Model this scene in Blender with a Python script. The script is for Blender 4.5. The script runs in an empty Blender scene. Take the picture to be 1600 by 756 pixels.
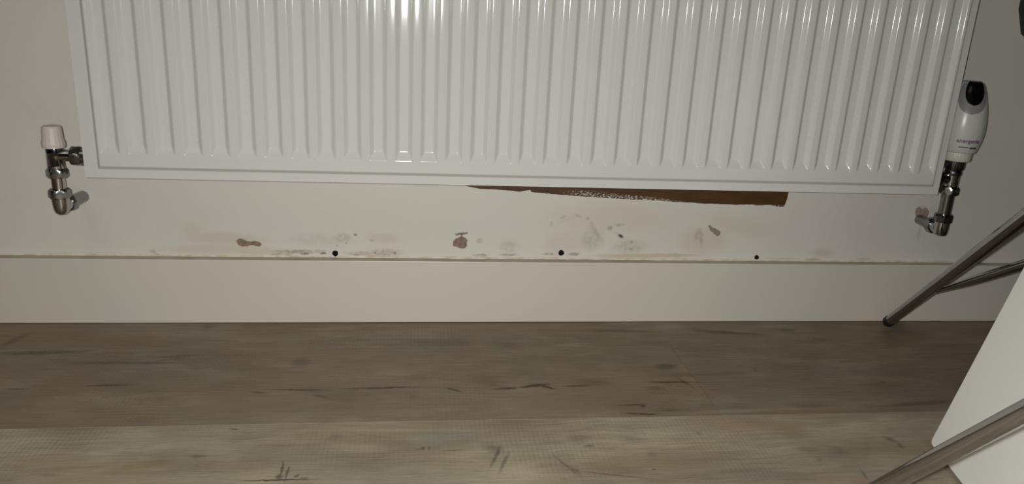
import bpy, bmesh, math, random
from mathutils import Vector, Matrix, noise
random.seed(7)
scene = bpy.context.scene
COL = scene.collection

# ------------------------------------------------------------------ camera
cam_data = bpy.data.cameras.new('camera')
cam = bpy.data.objects.new('camera', cam_data); COL.objects.link(cam)
CAM = Vector((-0.1769, -1.1275, 0.4775)); YAW, PITCH, ROLL = 0.1333, 0.2983, 0.0503
fwd = Vector((math.sin(YAW)*math.cos(PITCH), math.cos(YAW)*math.cos(PITCH), -math.sin(PITCH)))
rgt = Vector((math.cos(YAW), -math.sin(YAW), 0)); up = rgt.cross(fwd)
r2 = rgt*math.cos(ROLL) + up*math.sin(ROLL); u2 = -rgt*math.sin(ROLL) + up*math.cos(ROLL)
M = Matrix((r2, u2, -fwd)).transposed().to_4x4(); M.translation = CAM
cam.matrix_world = M
cam_data.sensor_width = 36.0; cam_data.sensor_fit = 'HORIZONTAL'
cam_data.lens = 1202.9/1600*36.0; cam_data.clip_start = 0.02
scene.camera = cam

# ------------------------------------------------------------------ world, light, exposure
world = bpy.data.worlds.new('world'); scene.world = world; world.use_nodes = True
world.node_tree.nodes['Background'].inputs[0].default_value = (1.0, 0.93, 0.84, 1)
world.node_tree.nodes['Background'].inputs[1].default_value = 0.05
scene.view_settings.view_transform = 'Standard'; scene.view_settings.look = 'None'
scene.view_settings.gamma = 1.0; scene.view_settings.use_curve_mapping = False
scene.view_settings.exposure = 0.0

def lamp(name, kind, loc, energy, color, target=None, **kw):
    d = bpy.data.lights.new(name, kind); d.energy = energy; d.color = color
    for k, v in kw.items(): setattr(d, k, v)
    o = bpy.data.objects.new(name, d); COL.objects.link(o); o.location = loc
    if target is not None:
        o.rotation_euler = (Vector(target)-Vector(loc)).to_track_quat('-Z', 'Y').to_euler()
    return o
# the phone's own flash, just above its lens
lamp('phone_flash', 'AREA', (-0.198, -1.13, 0.486), 7.15, (1.0, 1.0, 0.985), (-0.06, -0.13, -0.50),
     shape='DISK', size=0.012)
# added warm fill from an unseen source overhead, set left to lift that side
lamp('unseen_fill_light', 'AREA', (-1.3, -1.7, 2.36), 5.5, (1.0, 0.88, 0.76), (-1.3, -1.7, 0.0),
     shape='DISK', size=1.3)

# ------------------------------------------------------------------ helpers
def new_obj(name, bm, mat, parent=None, smooth=False, kind=None, label=None, cat=None, group=None, loc=None, auto=None):
    me = bpy.data.meshes.new(name); bm.normal_update(); bm.to_mesh(me); bm.free()
    mats = mat if isinstance(mat, (list, tuple)) else [mat]
    for m in mats: me.materials.append(m)
    if smooth:
        for p in me.polygons: p.use_smooth = True
        if auto is not None: me.set_sharp_from_angle(angle=math.radians(auto))
    o = bpy.data.objects.new(name, me); COL.objects.link(o)
    if parent is not None: o.parent = parent
    if loc is not None: o.location = loc
    if kind: o['kind'] = kind
    if label: o['label'] = label
    if cat: o['category'] = cat
    if group: o['group'] = group
    return o
def empty(name, loc, label=None, cat=None, kind=None):
    o = bpy.data.objects.new(name, None); COL.objects.link(o); o.location = loc; o.empty_display_size = .05
    if label: o['label'] = label
    if cat: o['category'] = cat
    if kind: o['kind'] = kind
    return o
def add_box(bm, a, b, bevel=0, seg=2):
    r = bmesh.ops.create_cube(bm, size=1)
    vs = r['verts']
    for v in vs: v.co = Vector([(a[i]+b[i])/2 + v.co[i]*(b[i]-a[i]) for i in range(3)])
    if bevel:
        es = list({e for v in vs for e in v.link_edges})
        bmesh.ops.bevel(bm, geom=es, offset=bevel, segments=seg, profile=.5, affect='EDGES')
    return vs
def frame_for(d):
    d = d.normalized(); a = Vector((0, 0, 1)) if abs(d.z) < .9 else Vector((1, 0, 0))
    u = d.cross(a).normalized(); return u, d.cross(u).normalized(), d
def add_lathe(bm, prof, origin, axis, n=40, caps=True, rf=None):
    """prof: list of (t along axis, radius)."""
    u, w, d = frame_for(Vector(axis)); o = Vector(origin); rings = []
    for t, r in prof:
        ring = []
        for i in range(n):
            a = 2*math.pi*i/n; rr = r*(rf(a, t) if rf else 1)
            ring.append(bm.verts.new(o + d*t + u*math.cos(a)*rr + w*math.sin(a)*rr))
        rings.append(ring)
    for A, B in zip(rings, rings[1:]):
        for i in range(n): bm.faces.new((A[i], A[(i+1) % n], B[(i+1) % n], B[i]))
    if caps:
        bm.faces.new(list(reversed(rings[0]))); bm.faces.new(rings[-1])
    bmesh.ops.recalc_face_normals(bm, faces=bm.faces)
def hexnut(bm, origin, axis, t0, t1, across, rot=0.0):
    """six-sided nut with chamfered corners."""
    u, w, d = frame_for(Vector(axis)); o = Vector(origin); R = across/2/math.cos(math.pi/6)
    ch = (t1-t0)*.16; n = 48; rings = []
    def rad(a):
        k = ((a+rot) % (math.pi/3))-math.pi/6
        return across/2/math.cos(k)
    for t, lim in ((t0, across/2*.985), (t0+ch, R*.985), (t1-ch, R*.985), (t1, across/2*.985)):
        rings.append([bm.verts.new(o+d*t+(u*math.cos(2*math.pi*i/n)+w*math.sin(2*math.pi*i/n))*min(rad(2*math.pi*i/n), lim)) for i in range(n)])
    for A, B in zip(rings, rings[1:]):
        for i in range(n): bm.faces.new((A[i], A[(i+1) % n], B[(i+1) % n], B[i]))
    bm.faces.new(list(reversed(rings[0]))); bm.faces.new(rings[-1])
    bmesh.ops.recalc_face_normals(bm, faces=bm.faces)
def add_tube(bm, pts, r, n=24, sx=1.0, side=None):
    pts = [Vector(p) for p in pts]; rings = []
    for i, p in enumerate(pts):
        d = (pts[min(i+1, len(pts)-1)]-pts[max(i-1, 0)]).normalized()
        s = Vector(side) if side else (Vector((0, 0, 1)) if abs(d.z) < .9 else Vector((1, 0, 0)))
        u = d.cross(s).normalized(); w = d.cross(u).normalized()
        rings.append([bm.verts.new(p+u*math.cos(2*math.pi*k/n)*r*sx+w*math.sin(2*math.pi*k/n)*r) for k in range(n)])
    for A, B in zip(rings, rings[1:]):
        for k in range(n): bm.faces.new((A[k], A[(k+1) % n], B[(k+1) % n], B[k]))
    bm.faces.new(list(reversed(rings[0]))); bm.faces.new(rings[-1])
    bmesh.ops.recalc_face_normals(bm, faces=bm.faces)
def add_plate(bm, pts, y0, y1):
    """flat outline in x,z with thickness from y0 to y1."""
    A = [bm.verts.new((x, y0, z)) for x, z in pts]; B = [bm.verts.new((x, y1, z)) for x, z in pts]
    bm.faces.new(A); bm.faces.new(list(reversed(B))); n = len(pts)
    for i in range(n): bm.faces.new((A[i], B[i], B[(i+1) % n], A[(i+1) % n]))
    bmesh.ops.recalc_face_normals(bm, faces=bm.faces)
def ragged(pts, amp, per=4, seed=0):
    out = []; n = len(pts)
    for i in range(n):
        a, b = Vector(pts[i]), Vector(pts[(i+1) % n]); nn = Vector((-(b-a).y, (b-a).x)).normalized()
        for k in range(per):
            p = a.lerp(b, k/per); h = noise.noise(Vector((p.x*300, p.y*300, seed)))*amp
            out.append(tuple(p+nn*h))
    return out

# ------------------------------------------------------------------ materials
def srgb(r, g, b):
    f = lambda c: (c/255/12.92) if c/255 <= .04045 else ((c/255+.055)/1.055)**2.4
    return (f(r), f(g), f(b), 1)
def mat(name, color, rough=.5, metal=0., coat=0., bump=None, spec=.5, vary=None):
    m = bpy.data.materials.new(name); m.use_nodes = True; nt = m.node_tree; N = nt.nodes; L = nt.links
    b = N['Principled BSDF']; b.inputs['Base Color'].default_value = color
    b.inputs['Roughness'].default_value = rough; b.inputs['Metallic'].default_value = metal
    b.inputs['Coat Weight'].default_value = coat; b.inputs['Coat Roughness'].default_value = .08
    b.inputs['Specular IOR Level'].default_value = spec
    tc = N.new('ShaderNodeTexCoord')
    if bump:
        nz = N.new('ShaderNodeTexNoise'); nz.inputs['Scale'].default_value = bump[0]; nz.inputs['Detail'].default_value = 3
        L.new(tc.outputs['Object'], nz.inputs['Vector'])
        bp = N.new('ShaderNodeBump'); bp.inputs['Strength'].default_value = bump[1]; bp.inputs['Distance'].default_value = bump[2]
        L.new(nz.outputs['Fac'], bp.inputs['Height']); L.new(bp.outputs['Normal'], b.inputs['Normal'])
    if vary:   # (scale, second colour)
        nz = N.new('ShaderNodeTexNoise'); nz.inputs['Scale'].default_value = vary[0]; nz.inputs['Detail'].default_value = 5
        L.new(tc.outputs['Object'], nz.inputs['Vector'])
        mr = N.new('ShaderNodeMapRange'); mr.inputs[1].default_value = .4; mr.inputs[2].default_value = .65
        L.new(nz.outputs['Fac'], mr.inputs[0])
        mx = N.new('ShaderNodeMix'); mx.data_type = 'RGBA'; mx.inputs[6].default_value = color; mx.inputs[7].default_value = vary[1]
        L.new(mr.outputs[0], mx.inputs[0]); L.new(mx.outputs[2], b.inputs['Base Color'])
    return m

def marks_chain(nt, vec, marks, plane, edge=.45, prev=None):
    """sum of elongated soft-edged spots; plane 'xy' or 'xz'. Returns an output socket."""
    N, L = nt.nodes, nt.links; acc = None
    for cx, cy, a, b, ang, s, k in marks:
        mp = N.new('ShaderNodeMapping'); mp.vector_type = 'TEXTURE'
        if plane == 'xy':
            mp.inputs['Location'].default_value = (cx, cy, 0); mp.inputs['Rotation'].default_value = (0, 0, ang)
            mp.inputs['Scale'].default_value = (a, b, 1)
        else:
            mp.inputs['Location'].default_value = (cx, 0, cy); mp.inputs['Rotation'].default_value = (0, -ang, 0)
            mp.inputs['Scale'].default_value = (a, 1, b)
        if prev is not None:      # tie each spot to the one before it, so the shader evaluates them in turn
            sc = N.new('ShaderNodeVectorMath'); sc.operation = 'MULTIPLY_ADD'; L.new(prev, sc.inputs[0]); sc.inputs[1].default_value = (1e-7, 1e-7, 1e-7)
            L.new(vec, sc.inputs[2]); L.new(sc.outputs[0], mp.inputs['Vector'])
        else: L.new(vec, mp.inputs['Vector'])
        ln = N.new('ShaderNodeVectorMath'); ln.operation = 'LENGTH'; L.new(mp.outputs[0], ln.inputs[0])
        mr = N.new('ShaderNodeMapRange'); mr.interpolation_type = 'SMOOTHSTEP'
        mr.inputs[1].default_value = 1.25; mr.inputs[2].default_value = edge; mr.inputs[3].default_value = 0; mr.inputs[4].default_value = s
        L.new(ln.outputs['Value'], mr.inputs[0])
        if acc is None: acc = mr.outputs[0]
        else:
            mx = N.new('ShaderNodeMath'); mx.operation = 'MAXIMUM'; L.new(acc, mx.inputs[0]); L.new(mr.outputs[0], mx.inputs[1]); acc = mx.outputs[0]
        prev = acc
    return acc
def mixc(nt, fac, a, b):
    mx = nt.nodes.new('ShaderNodeMix'); mx.data_type = 'RGBA'
    if isinstance(fac, float): mx.inputs[0].default_value = fac
    else: nt.links.new(fac, mx.inputs[0])
    for v, i in ((a, 6), (b, 7)):
        if isinstance(v, tuple): mx.inputs[i].default_value = v
        else: nt.links.new(v, mx.inputs[i])
    return mx.outputs[2]
def noise_node(nt, vec, scale, detail=4, rough=.6, stretch=None, lo=.3, hi=.7):
    N, L = nt.nodes, nt.links
    if stretch:
        mp = N.new('ShaderNodeMapping'); mp.inputs['Scale'].default_value = stretch; L.new(vec, mp.inputs['Vector']); vec = mp.outputs[0]
    nz = N.new('ShaderNodeTexNoise'); nz.inputs['Scale'].default_value = scale; nz.inputs['Detail'].default_value = detail
    nz.inputs['Roughness'].default_value = rough; L.new(vec, nz.inputs['Vector'])
    mr = N.new('ShaderNodeMapRange'); mr.inputs[1].default_value = lo; mr.inputs[2].default_value = hi; L.new(nz.outputs['Fac'], mr.inputs[0])
    return mr.outputs[0]
def mulf(nt, a, f):
    m = nt.nodes.new('ShaderNodeMath'); m.operation = 'MULTIPLY'; nt.links.new(a, m.inputs[0])
    if isinstance(f, (int, float)): m.inputs[1].default_value = f
    else: nt.links.new(f, m.inputs[1])
    return m.outputs[0]
def distort(nt, vec, scale, amount):
    N, L = nt.nodes, nt.links
    nz = N.new('ShaderNodeTexNoise'); nz.inputs['Scale'].default_value = scale; nz.inputs['Detail'].default_value = 4; nz.inputs['Roughness'].default_value = .7
    L.new(vec, nz.inputs['Vector'])
    s = N.new('ShaderNodeVectorMath'); s.operation = 'SUBTRACT'; L.new(nz.outputs['Color'], s.inputs[0]); s.inputs[1].default_value = (.5, .5, .5)
    k = N.new('ShaderNodeVectorMath'); k.operation = 'SCALE'; L.new(s.outputs[0], k.inputs[0]); k.inputs['Scale'].default_value = amount
    a = N.new('ShaderNodeVectorMath'); a.operation = 'ADD'; L.new(vec, a.inputs[0]); L.new(k.outputs[0], a.inputs[1])
    return a.outputs[0]

# marks: (x, y or z, half length, half width, angle, strength, kind)
FLOOR_MARKS = [ (-0.3272,-0.1489,0.0171,0.0174,-0.02,0.55,'k'), (-0.4781,-0.0284,0.011,0.014,-0.008,0.5,'k'), (-0.3509,-0.0755,0.0272,0.0303,-0.013,0.35,'g'), (-0.489,-0.1359,0.013,0.0122,-0.619,0.45,'k'), (-0.6719,-0.1148,0.0644,0.008,0.026,0.6,'d'), (-0.5504,-0.1482,0.0899,0.0047,-0.02,0.5,'d'), (-0.4912,-0.128,0.0327,0.0041,0.111,0.35,'d'), (-0.7242,-0.0708,0.0245,0.0092,1.209,0.4,'d'), (-0.5521,-0.2108,0.0302,0.0031,0.012,0.7,'d'), (-0.6568,-0.2179,0.0145,0.0025,0.011,0.6,'d'), (-0.5044,-0.1395,0.0197,0.0041,0.335,0.4,'d'), (-0.2904,-0.2465,0.0193,0.0043,-0.425,0.8,'k'), (-0.2996,-0.2347,0.0287,0.0189,-0.207,0.35,'k'), (-0.2123,-0.227,0.0614,0.0028,0.009,0.8,'d'), (-0.3161,-0.2292,0.0477,0.0024,-0.028,0.7,'d'), (-0.3699,-0.2343,0.0123,0.0024,-0.206,0.6,'d'), (-0.1224,-0.2347,0.0126,0.0028,-0.543,0.85,'d'), (-0.0557,-0.2331,0.0187,0.0038,0.08,0.95,'d'), (-0.0168,-0.2271,0.025,0.0051,0.183,0.9,'d'), (-0.0004,-0.2311,0.0132,0.0034,-0.57,0.9,'d'), (0.0387,-0.2286,0.0223,0.0034,0.113,0.7,'d'), (0.0626,-0.2184,0.0353,0.0125,0.01,0.6,'r'), (0.1727,-0.2213,0.0403,0.0037,-0.026,0.85,'d'), (0.1894,-0.2199,0.0254,0.0034,-1.165,0.8,'r'), (0.145,-0.2387,0.0169,0.0073,-0.175,0.65,'r'), (0.1784,-0.1753,0.02,0.0111,0.155,0.65,'d'), (0.103,-0.2801,0.0214,0.0025,0.068,0.7,'d'), (0.1133,-0.282,0.005,0.0065,-0.032,0.7,'d'), (0.105,-0.3025,0.028,0.0021,-0.103,0.9,'d'), (0.1483,-0.2961,0.0261,0.002,0.096,0.5,'d'), (-0.0716,-0.2238,0.0211,0.014,-0.027,0.3,'k'), (-0.0789,-0.2111,0.0341,0.0282,-0.026,0.25,'r'), (-0.1715,-0.1997,0.0253,0.0108,-0.025,0.3,'r'), (-0.1755,-0.2517,0.008,0.0114,-0.03,0.3,'k'), (0.1457,-0.0506,0.0705,0.0074,-0.095,0.5,'d'), (0.3101,-0.0571,0.0697,0.0078,-0.184,0.65,'d'), (0.42,-0.0507,0.0217,0.0125,-0.009,0.5,'k'), (0.4615,-0.0857,0.0213,0.0072,-0.013,0.35,'d'), (0.3058,-0.1881,0.0057,0.0079,-0.023,0.5,'k'), (0.4754,-0.2292,0.0047,0.0075,-0.026,0.5,'k'), (0.2265,-0.1981,0.0863,0.0075,0.048,0.3,'d'), (0.493,-0.2892,0.0594,0.0062,0.09,0.5,'d'), (0.3321,-0.2874,0.0348,0.0099,-0.032,0.35,'k'), (-0.1343,-0.0895,0.0564,0.0261,-0.014,0.3,'k'), (-0.0454,-0.0974,0.0285,0.0175,-0.014,0.3,'k'), (-0.4799,-0.2955,0.0193,0.0021,-0.23,0.6,'y'), (-0.3783,-0.3204,0.0057,0.0018,-0.038,0.7,'d'), (-0.4027,-0.3753,0.01,0.0042,-0.044,0.65,'k'), (-0.4942,-0.3452,0.0137,0.0138,0.528,0.4,'g'), (-0.462,-0.3308,0.0276,0.0183,-0.039,0.35,'g'), (-0.315,-0.4225,0.0438,0.0015,-0.018,0.95,'d'), (-0.3117,-0.4033,0.019,0.0017,-1.529,0.7,'d'), (-0.3052,-0.4117,0.0154,0.0017,-1.536,0.7,'d'), (-0.3121,-0.417,0.0052,0.0056,-0.048,0.7,'d'), (-0.2941,-0.4167,0.0026,0.0034,-0.047,0.7,'d'), (-0.2863,-0.4216,0.0052,0.0033,-0.048,0.5,'d'), (-0.1644,-0.3705,0.0028,0.0051,-0.042,0.6,'d'), (-0.1566,-0.3695,0.0052,0.0021,-1.587,0.5,'d'), (-0.168,-0.3729,0.0057,0.0026,-0.042,0.3,'d'), (-0.1326,-0.3757,0.0143,0.0013,0.052,0.4,'d'), (-0.2617,-0.3414,0.01,0.0094,-0.04,0.35,'k'), (-0.1424,-0.3475,0.0519,0.0174,0.058,0.35,'b'), (-0.0857,-0.3725,0.0181,0.0112,-0.765,0.5,'k'), (-0.0836,-0.388,0.0257,0.003,-1.922,0.55,'d'), (-0.0757,-0.4008,0.0251,0.0029,-1.935,0.5,'d'), (-0.0086,-0.4112,0.0261,0.0022,-1.114,0.75,'k'), (-0.0011,-0.42,0.0148,0.005,-1.017,0.5,'k'), (0.2258,-0.3329,0.0841,0.0217,-0.208,0.5,'o'), (0.2833,-0.3425,0.0245,0.0118,-0.038,0.4,'o'), (0.3948,-0.3731,0.011,0.0066,-0.916,0.75,'k'), (0.399,-0.386,0.0117,0.0045,-1.621,0.55,'k'), (0.3209,-0.4423,0.0138,0.0022,-1.719,0.7,'k'), (0.2849,-0.4106,0.0038,0.0032,-0.044,0.6,'k'), (0.4211,-0.402,0.0024,0.0027,-0.043,0.7,'d'), (0.0404,-0.4303,0.0508,0.0014,-0.229,0.5,'d'), (0.0168,-0.3566,0.0166,0.0122,-0.04,0.45,'k'), (0.077,-0.3604,0.0259,0.0098,-0.204,0.45,'k'), (0.0246,-0.3732,0.0074,0.0027,-0.042,0.6,'d'), (0.087,-0.4217,0.0021,0.0024,-0.046,0.7,'d'), (0.0942,-0.3932,0.0074,0.0115,-0.043,0.35,'k'), (0.3162,-0.3962,0.0126,0.0131,-0.975,0.4,'k'), (0.2796,-0.3906,0.0171,0.008,-0.042,0.3,'k'), (0.079,-0.4438,0.0349,0.0046,-0.048,0.3,'k'), (0.3001,-0.4521,0.0438,0.007,-0.048,0.4,'o'), (0.1626,-0.3496,0.0051,0.004,-1.047,0.5,'k'), (-0.5622,-0.3767,0.0384,0.0116,-0.045,0.3,'o'), (-0.4587,-0.393,0.0361,0.0099,0.301,0.3,'y'), (-0.1789,-0.3308,0.1347,0.0042,-0.038,0.35,'l'), (0.2568,-0.2997,0.142,0.0047,0.031,0.25,'l'), (-0.2349,-0.3662,0.0422,0.0127,-0.042,0.3,'l'), (-0.0623,-0.4172,0.0413,0.0162,-0.348,0.4,'l') ]
WALL_MARKS = [ (-0.4541,0.1278,0.064,0.0119,-0.026,0.25,'y'), (-0.4642,0.1108,0.1013,0.009,0.01,0.25,'y'), (-0.3443,0.109,0.0423,0.0035,0.01,0.5,'m'), (-0.3397,0.106,0.0094,0.002,0.009,0.9,'m'), (-0.3115,0.1063,0.0057,0.002,0.009,0.9,'m'), (-0.3725,0.1047,0.0187,0.0015,0.009,0.5,'m'), (-0.4094,0.1084,0.065,0.006,0.01,0.3,'y'), (-0.3157,0.1274,0.0566,0.0121,0.012,0.14,'g'), (-0.2638,0.1361,0.0028,0.0025,0.013,0.75,'g'), (-0.2905,0.1187,0.0019,0.0015,0.011,0.7,'g'), (-0.2772,0.1228,0.0019,0.0015,0.011,0.6,'g'), (-0.2828,0.1308,0.0151,0.0091,0.012,0.3,'g'), (-0.2623,0.1047,0.0057,0.0022,0.009,0.7,'m'), (-0.2345,0.108,0.0024,0.002,0.009,0.75,'m'), (-0.2201,0.1061,0.0019,0.0018,0.009,0.75,'m'), (-0.2047,0.1083,0.0024,0.0026,0.009,0.85,'m'), (-0.2211,0.1082,0.0309,0.0072,0.009,0.35,'m'), (-0.2392,0.1273,0.0038,0.002,0.012,0.4,'g'), (-0.2211,0.1316,0.0288,0.0091,0.012,0.2,'y'), (-0.2527,0.1068,0.0287,0.0041,0.009,0.35,'m'), (-0.5564,0.107,0.0054,0.003,0.01,0.4,'g'), (-0.5497,0.1021,0.0088,0.0025,-0.386,0.45,'y'), (-0.4984,0.14,0.018,0.0138,0.013,0.15,'y'), (-0.1052,0.1401,0.0098,0.002,0.159,0.7,'g'), (-0.0745,0.1054,0.0139,0.0031,0.009,0.55,'m'), (-0.0764,0.1292,0.0059,0.0052,0.012,0.3,'m'), (-0.0297,0.1068,0.016,0.0026,0.009,0.5,'m'), (-0.0303,0.1204,0.018,0.0125,0.011,0.2,'m'), (0.0327,0.1085,0.0102,0.0026,0.009,0.6,'m'), (0.0734,0.1089,0.0102,0.0032,0.009,0.55,'m'), (0.0549,0.1265,0.0356,0.0211,0.011,0.13,'r'), (0.1003,0.1323,0.0205,0.019,0.012,0.25,'m'), (0.0622,0.166,0.0248,0.0052,0.378,0.2,'y'), (0.1041,0.148,0.0215,0.004,-0.993,0.25,'g'), (0.1273,0.1525,0.0043,0.005,-0.663,0.5,'g'), (0.1054,0.1449,0.0026,0.0021,0.013,0.45,'g'), (0.146,0.1391,0.0053,0.0031,-0.417,0.95,'k'), (0.1404,0.1433,0.0053,0.0015,-0.333,0.5,'g'), (0.1422,0.1579,0.0082,0.0031,0.014,0.35,'g'), (0.1644,0.1299,0.0031,0.0027,0.011,0.5,'g'), (0.1645,0.1182,0.0026,0.0013,0.01,0.7,'g'), (0.0904,0.1675,0.003,0.0036,0.015,0.4,'g'), (0.0749,0.1714,0.0062,0.0025,-0.332,0.35,'g'), (0.0336,0.1574,0.003,0.0052,0.014,0.3,'g'), (0.0519,0.1689,0.0059,0.0021,0.378,0.3,'g'), (0.1698,0.1065,0.0736,0.0043,0.009,0.5,'y'), (0.2221,0.1081,0.0637,0.0043,0.009,0.5,'y'), (0.1631,0.1224,0.0313,0.0128,0.011,0.25,'m'), (0.2826,0.1344,0.048,0.0271,0.012,0.2,'y'), (0.2769,0.1376,0.0052,0.0154,0.191,0.3,'g'), (0.2709,0.1428,0.0055,0.0124,-0.326,0.3,'g'), (0.3322,0.1617,0.0659,0.021,-0.156,0.15,'y'), (0.4722,0.1026,0.0156,0.0034,0.008,0.55,'r'), (0.4867,0.1149,0.02,0.0101,0.009,0.22,'r'), (0.5616,0.1045,0.0158,0.0028,0.008,0.4,'y'), (0.7123,0.0989,0.014,0.0035,0.008,0.5,'y'), (0.4166,0.1044,0.0441,0.0022,0.009,0.3,'y'), (0.65,0.1498,0.0034,0.0135,0.013,0.25,'r'), (0.1228,0.169,0.1133,0.0313,0.015,0.13,'y'), (0.6181,0.1658,0.0017,0.0066,-0.069,0.0,'l'), (-0.6413,0.1875,0.0043,0.0038,0.019,0.55,'r'), (-0.6439,0.1958,0.0034,0.0019,0.02,0.45,'r'), (0.6456,0.1901,0.0113,0.0088,0.017,0.35,'r') ]
STRIP = [(-0.0996, 0.2149), (-0.0783, 0.2109), (-0.0541, 0.2104), (-0.0296, 0.2089), (-0.0178, 0.2076), (-0.0023, 0.2109), (0.0008, 0.2075), (0.0197, 0.2059), (0.0445, 0.2043), (0.0696, 0.2028), (0.0948, 0.2013), (0.12, 0.2007), (0.1455, 0.1991), (0.1711, 0.1986), (0.1968, 0.198), (0.2227, 0.1965), (0.2487, 0.1959), (0.275, 0.1943), (0.3013, 0.1942), (0.3278, 0.1931), (0.3488, 0.1945), (0.365, 0.1927), (0.3809, 0.1941), (0.394, 0.1922), (0.4071, 0.1908), (0.4094, 0.1967), (0.4113, 0.2051), (0.4118, 0.2155)]
P1 = [(-0.4369, 0.125), (-0.4331, 0.1281), (-0.4276, 0.1281), (-0.4223, 0.1252), (-0.4169, 0.1238), (-0.4104, 0.1253), (-0.404, 0.1234), (-0.4005, 0.1205), (-0.4016, 0.1175), (-0.4062, 0.1164), (-0.4117, 0.1179), (-0.4171, 0.1183), (-0.4218, 0.1163), (-0.4292, 0.1162), (-0.4345, 0.1191)]
P2 = [(-0.1166, 0.1277), (-0.1128, 0.1319), (-0.108, 0.134), (-0.1051, 0.136), (-0.1042, 0.1401), (-0.1022, 0.1392), (-0.1031, 0.1356), (-0.0971, 0.1331), (-0.0941, 0.129), (-0.0959, 0.1259), (-0.0948, 0.1208), (-0.0986, 0.1166), (-0.1055, 0.1165), (-0.1125, 0.1195), (-0.1164, 0.1195)]
P2B = [(-0.114, 0.139), (-0.1082, 0.1416), (-0.1023, 0.1412), (-0.0945, 0.1428), (-0.0944, 0.1403), (-0.1012, 0.1387), (-0.1071, 0.1386), (-0.1119, 0.137)]
P3 = [(0.286, 0.1578), (0.2889, 0.16), (0.2936, 0.1558), (0.3015, 0.1528), (0.3084, 0.1486), (0.308, 0.1433), (0.303, 0.1411), (0.2982, 0.1453), (0.2911, 0.1505)]
P4 = [(0.635, 0.192), (0.6399, 0.1954), (0.6465, 0.1912), (0.6525, 0.1945), (0.6599, 0.1871), (0.6582, 0.1794), (0.6565, 0.1718), (0.6486, 0.1662), (0.6413, 0.1737), (0.636, 0.1823)]

# chair numbers, metres
LEG_RA, LEG_RB = .0083, .0083
LEG_B0, LEG_BD = (.260, -.512, .0135), (.085, -.617, .782)
BRACES = [((.566,-.155,.101), (.60,-.60,.40), .0058), ((.30,-.70,.22), (.60,-.80,.40), .0058)]

def wall_material():
    m = bpy.data.materials.new('painted_wall'); m.use_nodes = True; nt = m.node_tree; N, L = nt.nodes, nt.links
    b = N['Principled BSDF']; b.inputs['Roughness'].default_value = .42; b.inputs['Specular IOR Level'].default_value = .35
    geo = N.new('ShaderNodeNewGeometry'); pos = geo.outputs['Position']
    # marks lie on the face of the wall: flatten y
    fl = N.new('ShaderNodeVectorMath'); fl.operation = 'MULTIPLY'; fl.inputs[1].default_value = (1, 0, 1); L.new(pos, fl.inputs[0]); v = fl.outputs[0]
    dv = distort(nt, v, 90, .006)
    base = mixc(nt, noise_node(nt, v, 5, 3), WALL_A, WALL_B)
    cols = dict(y=srgb(190, 168, 122), m=srgb(118, 98, 60), g=srgb(128, 126, 114), r=srgb(170, 132, 112), k=srgb(60, 62, 66))
    br = noise_node(nt, v, 140, 3, .7, None, .25, .55)
    prev = None
    for kind, c in cols.items():
        ms = [q for q in WALL_MARKS if q[6] == kind]
        acc = prev = marks_chain(nt, dv, ms, 'xz', .35, prev)
        if kind in 'mg': acc = mulf(nt, acc, br)
        base = mixc(nt, acc, base, c)
    L.new(base, b.inputs['Base Color'])
    bp = N.new('ShaderNodeBump'); bp.inputs['Strength'].default_value = .12; bp.inputs['Distance'].default_value = .002
    nz = N.new('ShaderNodeTexNoise'); nz.inputs['Scale'].default_value = 160; nz.inputs['Detail'].default_value = 3; L.new(pos, nz.inputs['Vector'])
    L.new(nz.outputs['Fac'], bp.inputs['Height']); L.new(bp.outputs['Normal'], b.inputs['Normal'])
    return m
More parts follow.
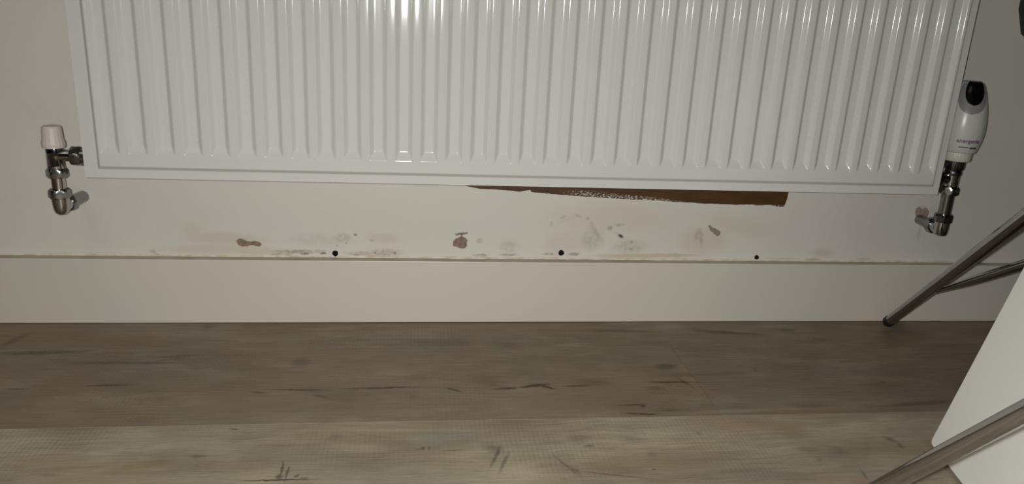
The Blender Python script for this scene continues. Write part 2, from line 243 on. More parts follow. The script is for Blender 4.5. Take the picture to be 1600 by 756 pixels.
def floor_material():
    m = bpy.data.materials.new('wood_effect_laminate'); m.use_nodes = True; nt = m.node_tree; N, L = nt.nodes, nt.links
    b = N['Principled BSDF']; b.inputs['Specular IOR Level'].default_value = .35
    geo = N.new('ShaderNodeNewGeometry'); pos = geo.outputs['Position']; oi = N.new('ShaderNodeObjectInfo')
    # shift the print plank by plank
    off = N.new('ShaderNodeVectorMath'); off.operation = 'SCALE'; off.inputs[0].default_value = (3.1, 0, 7.7); L.new(oi.outputs['Random'], off.inputs['Scale'])
    ad = N.new('ShaderNodeVectorMath'); ad.operation = 'ADD'; L.new(pos, ad.inputs[0]); L.new(off.outputs[0], ad.inputs[1]); v = ad.outputs[0]
    base = oi.outputs['Color']
    broad = noise_node(nt, v, 4, 3, .5, (1, 3.5, 1), .35, .68)
    base = mixc(nt, mulf(nt, broad, .75), base, srgb(132, 118, 98))
    mott = noise_node(nt, v, 13, 4, .6, (1, 1.8, 1), .38, .66)
    base = mixc(nt, mulf(nt, mott, .34), base, srgb(106, 94, 78))
    mot2 = noise_node(nt, v, 9, 3, .6, (1, 2.4, 1), .5, .72)
    base = mixc(nt, mulf(nt, mot2, .40), base, srgb(176, 166, 146))
    warm = noise_node(nt, v, 3.3, 2, .5, (1, 3, 1), .48, .75)
    base = mixc(nt, mulf(nt, warm, .38), base, srgb(158, 128, 98))
    cool = noise_node(nt, v, 6.1, 2, .5, (1, 2, 1), .5, .75)
    base = mixc(nt, mulf(nt, cool, .30), base, srgb(148, 150, 142))
    grain = noise_node(nt, distort(nt, v, 6, .02), 14, 8, .72, (1, 22, 1), .42, .72)
    base = mixc(nt, mulf(nt, grain, .5), base, srgb(98, 84, 66))
    fine = noise_node(nt, v, 60, 4, .7, (1, 14, 1), .45, .7)
    base = mixc(nt, mulf(nt, fine, .22), base, srgb(108, 96, 78))
    # saw marks across the board
    wv = N.new('ShaderNodeTexWave'); wv.bands_direction = 'X'; wv.inputs['Scale'].default_value = 57; wv.inputs['Distortion'].default_value = 2.2; wv.inputs['Detail'].default_value = 2
    L.new(pos, wv.inputs['Vector'])
    sm = noise_node(nt, v, 5.0, 2, .5, None, .42, .62)
    base = mixc(nt, mulf(nt, mulf(nt, wv.outputs['Fac'], sm), .16), base, srgb(96, 86, 70))
    dv = distort(nt, pos, 26, .007); dv = distort(nt, dv, 190, .0035)
    cols = dict(l=srgb(186, 176, 152), g=srgb(150, 146, 126), b=srgb(140, 146, 140), o=srgb(166, 130, 96), y=srgb(130, 104, 46), r=srgb(98, 70, 52), k=srgb(78, 74, 70), d=srgb(52, 40, 30))
    streak = noise_node(nt, pos, 40, 5, .7, (1, 8, 1), .25, .50)
    prev = None
    for kind, c in cols.items():
        ms = [q for q in FLOOR_MARKS if q[6] == kind]
        soft = kind in 'lgbokr'
        acc = prev = marks_chain(nt, dv, ms, 'xy', .0 if soft else .3, prev)
        if kind in 'dkr': acc = mulf(nt, acc, streak)
        base = mixc(nt, acc, base, c)
    L.new(base, b.inputs['Base Color'])
    rr = N.new('ShaderNodeMapRange'); rr.inputs[3].default_value = .42; rr.inputs[4].default_value = .6; L.new(grain, rr.inputs[0]); L.new(rr.outputs[0], b.inputs['Roughness'])
    bp = N.new('ShaderNodeBump'); bp.inputs['Strength'].default_value = .25; bp.inputs['Distance'].default_value = .0006; L.new(grain, bp.inputs['Height']); L.new(bp.outputs['Normal'], b.inputs['Normal'])
    return m

WALL_A, WALL_B = srgb(226, 221, 211), srgb(230, 226, 217)
M_wall = wall_material(); M_floor = floor_material()
M_plain = mat('dimmed_wall_paint', srgb(62, 63, 66), .6, bump=(150, .1, .002))  # unseen walls darkened in colour to stand in for a dim far room
M_ceil = mat('ceiling_paint', srgb(232, 228, 220), .8)
M_hole = mat('raw_hole', srgb(58, 40, 26), .95, vary=(400, srgb(28, 20, 14)))
M_skirt = mat('satin_skirting_paint', srgb(224, 217, 203), .34, bump=(30, .05, .002), vary=(4, srgb(219, 215, 204)))
M_ledge = mat('darker_ledge_tone', srgb(196, 187, 168), .6, vary=(25, srgb(182, 173, 152)))  # darker tone for the top face of the skirting
M_pinkish = mat('dusty_pink_plaster', srgb(176, 154, 140), .9, vary=(260, srgb(150, 128, 116)))
M_caulk = mat('filler', srgb(238, 230, 212), .6, bump=(200, .4, .001), vary=(60, srgb(214, 198, 165)))
M_enamel = mat('radiator_enamel', srgb(221, 220, 215), .10, coat=.0, bump=(25, .04, .0006), spec=.26)
M_dark_in = mat('radiator_inside', srgb(190, 188, 182), .5)
M_chrome = mat('valve_chrome', (.48, .48, .48, 1), .09, 1.0, bump=(120, .12, .0004))
M_chrome_d = mat('dull_chrome', (.27, .27, .27, 1), .22, 1.0, bump=(160, .2, .0004))
M_tube = mat('chair_chrome', (.42, .42, .43, 1), .05, 1.0)
M_cap = mat('off_white_plastic', srgb(222, 212, 204), .45)
M_head = mat('white_plastic', srgb(208, 208, 202), .28)
M_collar = mat('cream_plastic', srgb(214, 212, 196), .4)
M_black = mat('black_gloss_plastic', srgb(22, 22, 24), .18)
M_scoop = mat('grey_plastic', srgb(190, 190, 186), .35)
M_ink = mat('purple_print', srgb(112, 52, 104), .5)
M_ink2 = mat('grey_print', srgb(84, 80, 84), .5)
M_plaster = mat('bare_plaster', srgb(158, 133, 118), .9, bump=(500, .6, .001), vary=(160, srgb(132, 110, 97)))
M_scuff = mat('bare_grey_plaster', srgb(138, 130, 116), .9, vary=(300, srgb(168, 158, 142)))
M_rubber = mat('black_rubber', srgb(20, 19, 18), .6)
M_seat = mat('black_seat_vinyl', srgb(13, 13, 13), .8, spec=.12)
M_board = mat('white_laminate', srgb(238, 237, 230), .35)
M_edge = mat('brown_board_edge', srgb(120, 106, 88), .6)

def strip_material():
    m = bpy.data.materials.new('bare_brown_board'); m.use_nodes = True; nt = m.node_tree; N, L = nt.nodes, nt.links
    b = N['Principled BSDF']; b.inputs['Roughness'].default_value = .5
    pos = N.new('ShaderNodeNewGeometry').outputs['Position']
    base = mixc(nt, noise_node(nt, pos, 30, 4, .6, (1, 1, 3)), srgb(70, 44, 12), srgb(92, 60, 22))
    pale = noise_node(nt, pos, 420, 4, .8, (.6, 1, 1), .50, .56)
    # paint speckle thickest in the middle of the lower edge
    zone = marks_chain(nt, pos, [(.15, .2010, .095, .0050, -.065, .9, 'p'), (.10, .2070, .05, .004, -.065, .5, 'p'), (.39, .1925, .03, .0022, 0, .6, 'p')], 'xz', .5)
    base = mixc(nt, mulf(nt, pale, zone), base, srgb(226, 222, 210))
    L.new(base, b.inputs['Base Color']); return m
M_strip = strip_material()

# ------------------------------------------------------------------ room shell
X0, X1, Y1, ZC = -2.0, 1.9, -3.3, 2.4
HOLES = [(-.2936, .1066, .0046), (.0529, .1108, .0047), (.375, .1062, .0040)]
bm = bmesh.new(); add_box(bm, (X0, 0, 0), (X1, .12, ZC)); wall = new_obj('wall_back', bm, [M_wall, M_hole], kind='structure')
cut = bmesh.new()
for i, (hx, hz, hr) in enumerate(HOLES):
    prof = [(-.01, hr*1.05), (.0, hr), (.03, hr*.85)]
    add_lathe(cut, prof, (hx, 0, hz), (0, 1, 0), 20, rf=lambda a, t, i=i: 1+.16*noise.noise(Vector((math.cos(a)*1.7, math.sin(a)*1.7, i*5.3)))+(.35 if (i == 1 and abs(math.degrees(a)-180) < 0) else 0))
cutter = new_obj('cutter', cut, [M_hole])
md = wall.modifiers.new('holes', 'BOOLEAN'); md.object = cutter; md.operation = 'DIFFERENCE'; md.solver = 'EXACT'
dg = bpy.context.evaluated_depsgraph_get(); me = bpy.data.meshes.new_from_object(wall.evaluated_get(dg)); wall.modifiers.clear(); wall.data = me
me.materials.clear(); me.materials.append(M_wall); me.materials.append(M_hole)
for p in me.polygons:
    c = p.center; p.material_index = 1 if (.0005 < c.y < .1 and any((c.x-h[0])**2+(c.z-h[1])**2 < .008**2 for h in HOLES)) else 0
bpy.data.objects.remove(cutter, do_unlink=True)
for nm, a, b_ in (('wall_left', (X0-.1, Y1, 0), (X0, .12, ZC)), ('wall_right', (X1, Y1, 0), (X1+.1, .12, ZC)), ('wall_front', (X0-.1, Y1-.1, 0), (X1+.1, Y1, ZC))):
    bm = bmesh.new(); add_box(bm, a, b_); new_obj(nm, bm, M_plain, kind='structure')
bm = bmesh.new(); add_box(bm, (X0-.1, Y1-.1, ZC), (X1+.1, .12, ZC+.1)); new_obj('ceiling', bm, M_ceil, kind='structure')
bm = bmesh.new(); add_box(bm, (X0-.1, Y1-.1, -.06), (X1+.1, .12, -.0085)); floor = new_obj('floor', bm, M_edge, kind='structure')
# planks, each with its own pressed bevel
def plank(x0, x1, y0, y1, col):
    bm = bmesh.new(); add_box(bm, (x0+.0002, y0+.0002, -.0085), (x1-.0002, y1-.0002, 0), .0004, 1)
    o = new_obj('floor_plank', bm, M_floor, floor); o.color = col; return o
PALE, MID, DARKW, GREYW = srgb(190, 180, 156), srgb(140, 124, 102), srgb(132, 116, 96), srgb(134, 121, 107)
edges = [-.0005, -.105, -.311, -.517, -.723, -.929, -1.135, -1.341, -1.547, -1.753, -1.959, -2.165, -2.371, -2.577, -2.783, -2.989, -3.195, Y1+.001]
joints = {0: [-1.3, -.05+1.0], 1: [-1.08, .208, 1.49], 2: [-1.5, -.21-.6, .93+.1]}
rnd = random.Random(3)
for r_ in range(len(edges)-1):
    js = joints.get(r_) or [X0+rnd.uniform(.2, 1.1)+1.29*k for k in range(3)]
    xs = [X0+.001]+[j for j in js if X0+.05 < j < X1-.05]+[X1-.001]
    for k in range(len(xs)-1):
        if r_ == 0: c = MID
        elif r_ == 1: c = GREYW if xs[k] > .1 else MID
        elif r_ == 2: c = PALE
        else: c = rnd.choice([PALE, MID, DARKW, GREYW])
        plank(xs[k], xs[k+1], edges[r_+1], edges[r_], c)
# skirting boards
HS = .1005
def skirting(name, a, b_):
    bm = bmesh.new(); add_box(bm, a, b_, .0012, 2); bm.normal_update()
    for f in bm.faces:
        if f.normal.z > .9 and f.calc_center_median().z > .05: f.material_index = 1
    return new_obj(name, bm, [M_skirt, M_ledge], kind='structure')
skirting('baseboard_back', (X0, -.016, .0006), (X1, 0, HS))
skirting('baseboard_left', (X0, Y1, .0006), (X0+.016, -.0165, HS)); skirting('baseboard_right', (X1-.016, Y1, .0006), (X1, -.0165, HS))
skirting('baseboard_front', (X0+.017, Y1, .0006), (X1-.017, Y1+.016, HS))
# uneven bead of old filler and paint where skirting meets wall
bm = bmesh.new(); n = 520; A = []; 
for i in range(n+1):
    x = -.75+1.5*i/n; k = noise.noise(Vector((x*14, 3, 0)))+.5*noise.noise(Vector((x*60, 1, 0)))+.3*noise.noise(Vector((x*170, 9, 0)))
    h = max(.0004, .0021+.0024*k); d = max(.0006, .0018+.0014*noise.noise(Vector((x*40, 8, 0))))
    if any(abs(x-hx) < .005 for hx, _, _ in HOLES): h = .0004
    A.append([bm.verts.new((x, -.00005, HS+h)), bm.verts.new((x, -.0006, HS+h*.9)), bm.verts.new((x, -d*.8, HS+h*.4)), bm.verts.new((x, -d, HS+.00005))])
for p, q in zip(A, A[1:]):
    for j in range(3): bm.faces.new((p[j], p[j+1], q[j+1], q[j]))
new_obj('filler_bead', bm, M_caulk, wall, smooth=True)
# unpainted strip of the wall just below the radiator
up_ = [(x, z) for x, z in STRIP]; up_ += [(.4125, .235), (.4130, .262), (-.1500, .262), (-.150, .235)]
edge_n = len(STRIP)
low = []
for i in range(edge_n-1):
    a, b2 = Vector(STRIP[i]), Vector(STRIP[i+1])
    for k in range(7):
        p = a.lerp(b2, k/7); amp = .0009 if p.x > .0 else .0003
        low.append((p.x, p.y+amp*(noise.noise(Vector((p.x*420, 0, 2)))+.6*noise.noise(Vector((p.x*1300, 0, 4))))))
bm = bmesh.new(); add_plate(bm, low+up_[edge_n-1:], -.0004, .0002)
new_obj('unpainted_strip', bm, M_strip, wall, label='unpainted brown strip with a ragged lower edge')
bm = bmesh.new(); add_lathe(bm, [(0, .0022), (.0006, .0021), (.0012, .0018), (.0017, .0012), (.0020, .0005)], (.0242, -.0003, .2087), (0, -1, 0), 16)
new_obj('nail_head', bm, M_tube, wall, smooth=True, label='tiny shiny nail head')
for pts, m_, lb in ((P1, M_plaster, 'bone-shaped bare plaster patch'), (P2, M_plaster, 'round bare plaster patch'), (P2B, M_scuff, None), (P3, M_scuff, 'short curved grey chip'), (P4, M_pinkish, 'bare plaster around the right pipe')):
    bm = bmesh.new(); add_plate(bm, ragged(pts, .0005, 5, len(pts)), -.00035, .0001)
    new_obj('bare_plaster_patch', bm, m_, wall, label=lb)

# ------------------------------------------------------------------ radiator
rad = empty('radiator', (0, -.05, .237), 'wide white panel radiator with vertical pressed channels on the back wall', 'radiator')
def radpart(name, bm, m, smooth=False, auto=None, parent=None, **k):
    bm.transform(Matrix.Translation((0, .05, -.237))); return new_obj(name, bm, m, parent or rad, smooth=smooth, auto=auto, **k)
YF, YB = -.0965, -.0905      # raised face and flange
XL, XR, ZB, ZT = -.600, .600, .2370, .8370
NCH = 35; RXS = [-.5755+.034183*k-2.44e-5*k*k for k in range(NCH)]   # left rims of the pressed channels
RW, SW, RD, RB = .0228, .0056, .0060, .2700
bev = .0045; INL, INR, INB, INT = .0170, .0105, .0120, .0140
def sstep(t, r=.18):
    # clamped ramp with rounded ends
    if t <= -r: return 0.0
    if t < r: return (t+r)**2/(4*r)
    if t < 1-r: return t
    if t < 1+r: return 1-(1+r-t)**2/(4*r)
    return 1.0
def depth(x, z):
    # 0 at flange .. 1 at face, from outer border
    e = min(x-(XL+INL), (XR-INR)-x, z-(ZB+INB), (ZT-INT)-z)/bev
    base = sstep(e)
    k = min(range(NCH), key=lambda q: abs(x-RXS[q]-RW/2)); xc = RXS[k]+RW/2
    rx = (RW/2-abs(x-xc))/SW; rz = min((z-RB)/.011, ((ZT-.033)-z)/.011)
    return YB + (YF-YB)*base + (RD*.95*sstep(min(rx, rz)) if rx > -.3 else 0)
xs = {XL, XL+.001, XR-.001, XR}
for s in (-.25, -.1, 0, .1, .3, .6, .9, 1, 1.1, 1.25): xs.add(XL+INL+bev*s); xs.add(XR-INR-bev*s)
for k in range(NCH):
    x0 = RXS[k]
    for s in (-.22, -.1, 0, .1, .2, .5, .8, .9, 1, 1.1, 1.22, 1.6): xs.add(x0+SW*s); xs.add(x0+RW-SW*s)
    xs.add(x0+RW/2)
xs = sorted(xs); xx = [xs[0]]
for x in xs[1:]:
    if x-xx[-1] > .0001: xx.append(x)
zs = {ZB, ZB+.001, ZT-.001, ZT}
for s in (-.25, -.1, 0, .1, .3, .6, .9, 1, 1.1, 1.25): zs.add(ZB+INB+bev*s); zs.add(ZT-INT-bev*s)
for s in (-.25, -.15, -.05, .05, .15, .25, .35, .5, .65, .75, .85, .95, 1.05, 1.15, 1.25): zs.add(RB+.011*s); zs.add(ZT-.033-.011*s)
for k in range(1, 9): zs.add(.285+k*.056)
zs = sorted(zs)
bm = bmesh.new(); G = [[bm.verts.new((x, depth(x, z), z)) for x in xx] for z in zs]
for j in range(len(zs)-1):
    for i in range(len(xx)-1): bm.faces.new((G[j][i], G[j][i+1], G[j+1][i+1], G[j+1][i]))
# folded rim going back 6 mm
ring = [v for v in G[0]]+[G[j][-1] for j in range(1, len(zs))]+[v for v in reversed(G[-1][:-1])]+[G[j][0] for j in range(len(zs)-2, 0, -1)]
back = [bm.verts.new((v.co.x, v.co.y+.004, v.co.z)) for v in ring]
for i in range(len(ring)): bm.faces.new((ring[i], back[i], back[(i+1) % len(ring)], ring[(i+1) % len(ring)]))
bmesh.ops.recalc_face_normals(bm, faces=bm.faces)
radpart('front_panel', bm, M_enamel, smooth=True, auto=50)
bm = bmesh.new(); add_box(bm, (XL+.004, -.0862, ZB+.012), (XR-.004, -.0822, ZT-.004), .001)
radpart('panel_back', bm, M_enamel)
bm = bmesh.new(); add_box(bm, (XL+.004, -.042, ZB+.004), (XR-.004, -.034, ZT-.004), .002)
radpart('rear_panel', bm, M_enamel)
for sx in (-1, 1):
    bm = bmesh.new(); add_box(bm, (sx*.5915-.0012, -.0862, ZB+.036 if sx < 0 else ZB+.036), (sx*.5915+.0012, -.034, ZT+.004), .0006)
    radpart('side_cover', bm, M_enamel)
    bm = bmesh.new(); add_box(bm, (sx*.35-.02, -.034, ZB+.06), (sx*.35+.02, -.003, ZB+.09)); add_box(bm, (sx*.35-.02, -.004, ZB+.05), (sx*.35+.02, -.0008, ZB+.54), .001)
    radpart('wall_bracket', bm, M_enamel)
bm = bmesh.new()
for k in range(120):
    x = XL+.012+k*(1.176/119); add_box(bm, (x-.002, -.084, ZT-.004), (x+.002, -.040, ZT+.002))
add_box(bm, (XL+.004, -.0865, ZT-.003), (XR-.004, -.0835, ZT+.003)); add_box(bm, (XL+.004, -.0415, ZT-.003), (XR-.004, -.0385, ZT+.003))
radpart('top_grille', bm, M_enamel)
bm = bmesh.new()
for k in range(76):
    x = -.57+k*.0152; add_box(bm, (x-.0003, -.080, ZB+.05), (x+.0003, -.044, ZT-.05))
radpart('convector_fins', bm, M_dark_in, kind='stuff')
for sx in (-1, 1):
    bm = bmesh.new(); add_lathe(bm, [(0, .0135), (.012, .0135)], (sx*.588, -.060, .258), (sx, 0, 0), 24); radpart('end_boss', bm, M_enamel, smooth=True, auto=40)

# ------------------------------------------------------------------ left valve
VX, VY = -.6495, -.055
lv = empty('radiator_valve', (VX, 0, .19), 'chrome lockshield radiator valve with a plain white cap at the left end', 'valve')
def lpart(name, bm, m, parent=None, smooth=True, auto=35, **k):
    bm.transform(Matrix.Translation((-VX, 0, -.19))); return new_obj(name, bm, m, parent or lv, smooth=smooth, auto=auto, **k)
bm = bmesh.new()
add_lathe(bm, [(0, .0140), (.003, .0146), (.007, .0146), (.011, .0131), (.022, .0124), (.0265, .0119), (.0282, .0108), (.0288, .009)], (VX, VY, .2690), (0, 0, 1), 96,
          rf=lambda a, t: 1-.018*(0.5+.5*math.cos(a*18)) if t < .026 else 1)
lpart('valve_cap', bm, M_cap, label='white plastic cap')
bm = bmesh.new()
add_lathe(bm, [(0, .0106), (.002, .0112), (.006, .0108), (.018, .0106), (.028, .0108), (.031, .0098)], (VX, VY, .2400), (0, 0, 1), 40)
add_lathe(bm, [(0, .0085), (.012, .0078), (.020, .0078), (.022, .0095), (.032, .0095)], (VX, VY, .2585), (1, 0, 0), 32)
lpart('valve_body', bm, M_chrome)
bm = bmesh.new(); hexnut(bm, (VX, -.0555, .2580), (1, 0, 0), .0215, .0345, .0245, .3); add_lathe(bm, [(.0345, .0112), (.0385, .0105), (.0500, .0100)], (VX, -.0555, .258), (1, 0, 0), 32)
lpart('union_nut', bm, M_chrome_d)
bm = bmesh.new(); hexnut(bm, (VX, VY, .2285), (0, 0, 1), 0, .0120, .0240, .25)
lpart('compression_nut', bm, M_chrome_d)
bm = bmesh.new(); add_lathe(bm, [(0, .0086), (.022, .0086)], (VX, VY, .2085), (0, 0, 1), 32); lpart('pipe', bm, M_chrome)
bm = bmesh.new(); hexnut(bm, (VX, VY, .2000), (0, 0, 1), 0, .0125, .0245, .1); lpart('compression_nut', bm, M_chrome_d)
bm = bmesh.new()
add_lathe(bm, [(0, .0062), (.002, .0082), (.006, .0098), (.014, .0108), (.022, .0112)], (VX, VY, .1780), (0, 0, 1), 36)
add_lathe(bm, [(-.002, .0070), (.000, .0088), (.010, .0092), (.014, .0094)], (VX, VY, .1885), (.12, 1, 0), 36)
lpart('elbow', bm, M_chrome)
bm = bmesh.new(); hexnut(bm, (VX, VY, .1885), (.12, 1, 0), .0135, .0265, .0215, .2); add_lathe(bm, [(.0265, .0100), (.0275, .0090), (.0548, .0085)], (VX, VY, .1885), (.12, 1, 0), 36)
lpart('compression_nut', bm, M_chrome_d)
# ------------------------------------------------------------------ right valve
WX, WY = .6445, -.055
rv = empty('thermostatic_valve', (WX, 0, .18), 'white thermostatic valve head on a chrome valve at the right end', 'valve')
def rpart(name, bm, m, parent=None, smooth=True, auto=35, **k):
    bm.transform(Matrix.Translation((-WX, 0, -.18))); return new_obj(name, bm, m, parent or rv, smooth=smooth, auto=auto, **k)
HP = [(.2975, .0235), (.2990, .0245), (.3060, .0266), (.3160, .0290), (.3300, .0303), (.3450, .0298), (.3600, .0276), (.3750, .0242), (.3870, .0212), (.3960, .0175), (.4005, .0150), (.4030, .0110), (.4035, .006)]
HPL = []
for i in range(len(HP)-1):
    for k in range(4):
        t = k/4; HPL.append((HP[i][0]*(1-t)+HP[i+1][0]*t, HP[i][1]*(1-t)+HP[i+1][1]*t))
HPL.append(HP[-1])
def hr_(z):
    for (z0, r0), (z1, r1) in zip(HP, HP[1:]):
        if z <= z1: return r0+(r1-r0)*max(0, (z-z0))/(z1-z0)
    return HP[-1][1]
bm = bmesh.new(); add_lathe(bm, [(z, r) for z, r in HP], (WX, WY, 0), (0, 0, 1), 64)
head = rpart('valve_head', bm, M_head, auto=60)
def head_patch(z_lo, z_hi, ac, halfw, off, n=20, mz=16, taper=2.2):
    bm = bmesh.new(); rows = []
    for j in range(mz+1):
        t = j/mz; z = z_lo+(z_hi-z_lo)*t; w = halfw*(1-(1-t)**taper)**.5 if t > 0 else .02*halfw
        rows.append([bm.verts.new((WX+math.cos(ac+w*(2*i/n-1))*(hr_(z)+off), WY+math.sin(ac+w*(2*i/n-1))*(hr_(z)+off), z)) for i in range(n+1)])
    for A, B in zip(rows, rows[1:]):
        for i in range(n): bm.faces.new((A[i], A[i+1], B[i+1], B[i]))
    r = bmesh.ops.solidify(bm, geom=bm.faces[:], thickness=.0006)
    bmesh.ops.recalc_face_normals(bm, faces=bm.faces); return bm
AC = math.radians(-116)
rpart('thumb_scoop', head_patch(.3560, .4026, AC+.05, math.radians(58), .0004), M_scoop, parent=None, label='grey recessed surround')
rpart('dial_window', head_patch(.3690, .4030, AC+.10, math.radians(38), .0013), M_black, label='black window at the top')
bm = bmesh.new(); add_lathe(bm, [(.2840, .0190), (.2850, .0198), (.2965, .0205), (.2985, .0198)], (WX, WY, 0), (0, 0, 1), 90, rf=lambda a, t: 1+.012*math.cos(a*30)); rpart('collar', bm, M_collar, label='cream plastic collar')
def text_on_head(body, size, z, a0, m, name, squash=1.0):
    cu = bpy.data.curves.new(name, 'FONT'); cu.body = body; cu.size = size; cu.extrude = .00012; cu.offset = .00012
    o = bpy.data.objects.new(name, cu); COL.objects.link(o)
    me = bpy.data.meshes.new_from_object(o.evaluated_get(bpy.context.evaluated_depsgraph_get())); bpy.data.objects.remove(o, do_unlink=True)
    bm = bmesh.new(); bm.from_mesh(me)
    bmesh.ops.subdivide_edges(bm, edges=[e for e in bm.edges if e.calc_length() > .002], cuts=2)
    for v in bm.verts:
        x, y, e = v.co; zz = z+y; a = a0+x*squash/hr_(zz); R = hr_(zz)+.0004+e
        v.co = (WX+math.cos(a)*R, WY+math.sin(a)*R, zz)
    return rpart(name, bm, m, smooth=False, auto=None, parent=None)
text_on_head('energenie', .0084, .3145, math.radians(-137), M_ink, 'brand_lettering').__setitem__('label', 'small purple lettering')
bm = bmesh.new()
for a0, a1, z0, z1 in ((-128, -100, .3068, .3082), (-96, -72, .3052, .3080)):
    rows = [[bm.verts.new((WX+math.cos(math.radians(a0+(a1-a0)*i/10))*(hr_(z)+.0005), WY+math.sin(math.radians(a0+(a1-a0)*i/10))*(hr_(z)+.0005), z)) for i in range(11)] for z in (z0, z1)]
    for i in range(10): bm.faces.new((rows[0][i], rows[0][i+1], rows[1][i+1], rows[1][i]))
rpart('small_print', bm, M_ink2, smooth=False, auto=None)
bm = bmesh.new(); add_lathe(bm, [(.2600, .0105), (.2620, .0122), (.2660, .0125), (.2680, .0116), (.2720, .0140), (.2842, .0146)], (WX, WY, 0), (0, 0, 1), 72, rf=lambda a, t: 1-.03*(.5+.5*math.cos(a*24))); rpart('knurled_ring', bm, M_chrome_d)
bm = bmesh.new(); add_lathe(bm, [(.2420, .0100), (.2460, .0108), (.2540, .0108), (.2610, .0112)], (WX, WY, 0), (0, 0, 1), 40)
add_lathe(bm, [(0, .0085), (.014, .0080), (.022, .0092), (.030, .0092)], (WX, VY, .2550), (-1, 0, 0), 32); rpart('valve_body', bm, M_chrome)
bm = bmesh.new(); hexnut(bm, (WX, -.0555, .2550), (-1, 0, 0), .020, .034, .0240, .3); add_lathe(bm, [(.034, .0105), (.046, .0100)], (WX, -.0555, .2550), (-1, 0, 0), 32); rpart('union_nut', bm, M_chrome_d)
bm = bmesh.new(); hexnut(bm, (WX, WY, .2300), (0, 0, 1), 0, .0125, .0250, .2)
rpart('compression_nut', bm, M_chrome_d)
bm = bmesh.new(); add_lathe(bm, [(.1980, .0092), (.2310, .0092)], (WX, WY, 0), (0, 0, 1), 32); rpart('pipe', bm, M_chrome_d)
bm = bmesh.new(); hexnut(bm, (WX, WY, .1860), (0, 0, 1), 0, .0125, .0250, .5); rpart('compression_nut', bm, M_chrome_d)
bm = bmesh.new()
add_lathe(bm, [(.1640, .0070), (.1655, .0092), (.1700, .0104), (.1760, .0110), (.1870, .0112)], (WX, WY, 0), (0, 0, 1), 36)
add_lathe(bm, [(-.004, .0070), (-.002, .0088), (.008, .0096), (.0145, .0100)], (WX, WY, .1745), (0, 1, 0), 36)
rpart('elbow', bm, M_chrome)
bm = bmesh.new(); add_lathe(bm, [(.026, .0086), (.0548, .0080)], (WX, WY, .1745), (0, 1, 0), 36); rpart('pipe', bm, M_chrome_d)
bm = bmesh.new(); hexnut(bm, (WX, WY, .1745), (0, 1, 0), .0140, .0270, .0235, .2); rpart('compression_nut', bm, M_chrome_d)

# ------------------------------------------------------------------ chair
SC = Vector((.52, -.70, .449)); SR = .2735
chair = empty('chair', (SC.x, SC.y, 0), 'black round-seated chair on slanting chrome tube legs by the right edge', 'chair')
def cpart(name, bm, m, smooth=True, auto=40, parent=None, **k):
    bm.transform(Matrix.Translation((-SC.x, -SC.y, 0))); return new_obj(name, bm, m, parent or chair, smooth=smooth, auto=auto, **k)
bm = bmesh.new()
add_lathe(bm, [(-.002, .10), (0, SR-.075), (.004, SR-.045), (.012, SR-.022), (.026, SR-.006), (.045, SR-.0005), (.065, SR), (.082, SR-.006), (.094, SR-.022), (.100, SR-.06), (.102, .05)], SC, (0, 0, 1), 72)
cpart('seat', bm, M_seat)
def leg(foot, d, R, zt=.455, r0=.008):
    d = Vector(d).normalized(); foot = Vector(foot); t = (zt-foot.z)/d.z
    P = [foot+d*(.006+(t-.006)*k/10) for k in range(11)]
    bm = bmesh.new(); add_tube(bm, P, R, 32); o = cpart('leg', bm, M_tube)
    c = bmesh.new(); a = foot-d*.004; add_tube(c, [a, a+d*.002, a+d*.013], R*1.08, 24)
    c.transform(Matrix.Translation((-SC.x, -SC.y, 0))); new_obj('rubber_foot', c, M_rubber, o, smooth=True, auto=40)
    return foot, d
A0 = Vector((.5965, -.0455, .0135)); AD = Vector((-.211, -.753, .623)).normalized()
B0 = Vector(LEG_B0); BD = Vector(LEG_BD).normalized()
leg(A0, AD, LEG_RA); leg(B0, BD, LEG_RB)
C0 = Vector((.80, -1.22, .0135)); leg(C0, (-.08, .62, .78), .008); D0 = Vector((.46, -1.40, .0135)); leg(D0, (.05, .72, .66), .008)
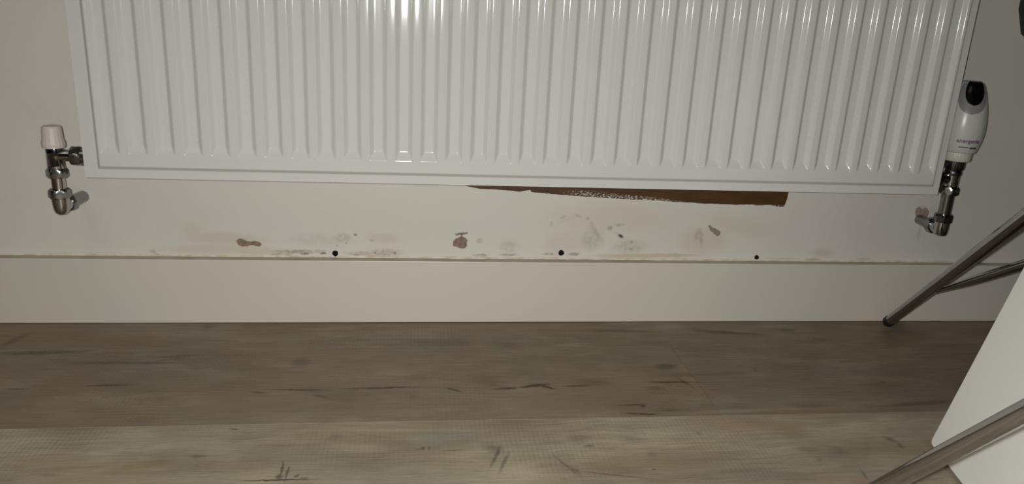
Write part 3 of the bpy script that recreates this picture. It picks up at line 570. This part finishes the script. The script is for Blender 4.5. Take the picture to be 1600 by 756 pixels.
def brace(p, q, R):
    p, q = Vector(p), Vector(q); d = (q-p).normalized(); bm = bmesh.new()
    pts = [p+(q-p)*(k/24) for k in range(25)]; n = 20; rings = []
    u, w, _ = frame_for(d)
    for k, c in enumerate(pts):
        s = min(1, k/5); s = s*s*(3-2*s); ru = R*(.9+.1*s); rw = R*(.32+.68*s)      # flattened end
        rings.append([bm.verts.new(c+u*math.cos(2*math.pi*i/n)*ru+w*math.sin(2*math.pi*i/n)*rw) for i in range(n)])
    for a, b2 in zip(rings, rings[1:]):
        for i in range(n): bm.faces.new((a[i], a[(i+1) % n], b2[(i+1) % n], b2[i]))
    bm.faces.new(list(reversed(rings[0]))); bm.faces.new(rings[-1]); bmesh.ops.recalc_face_normals(bm, faces=bm.faces)
    return cpart('brace', bm, M_tube)
for (p, q, R) in BRACES: brace(p, q, R)

# ------------------------------------------------------------------ white board beside the chair
pb = empty('board', (.437, -.388, 0), 'smooth white board standing tilted on the floor behind the chrome chair legs', 'board')
TH, HB, WB, TILT = .012, .40, .30, math.atan2(.064, .223)
def rr_outline(w, h, r=.006, n=6):
    P = []
    for cx, cy, a0 in ((r, r, math.pi), (w-r, r, 1.5*math.pi), (w-r, h-r, 0), (r, h-r, .5*math.pi)):
        for k in range(n+1): P.append((cx+r*math.cos(a0+k/n*math.pi/2), cy+r*math.sin(a0+k/n*math.pi/2)))
    return P
O = rr_outline(WB, HB); dirW = Vector((-.017, -.077, 0)).normalized(); dirH = Vector((math.sin(TILT), 0, math.cos(TILT)))
nrm = dirW.cross(dirH).normalized()
if nrm.x > 0: nrm = -nrm
bm = bmesh.new(); f0 = [bm.verts.new(dirW*a+dirH*b2) for a, b2 in O]; f1 = [bm.verts.new(dirW*a+dirH*b2-nrm*TH) for a, b2 in O]
bm.faces.new(f0); bm.faces.new(list(reversed(f1))); es = []
for i in range(len(O)): 
    f = bm.faces.new((f0[i], f1[i], f1[(i+1) % len(O)], f0[(i+1) % len(O)])); f.material_index = 1
bmesh.ops.recalc_face_normals(bm, faces=bm.faces)
zmin = min(v.co.z for v in bm.verts)
bm.transform(Matrix.Translation((0, 0, -zmin+.0003)))
new_obj('board_panel', bm, [M_board, M_edge], pb)
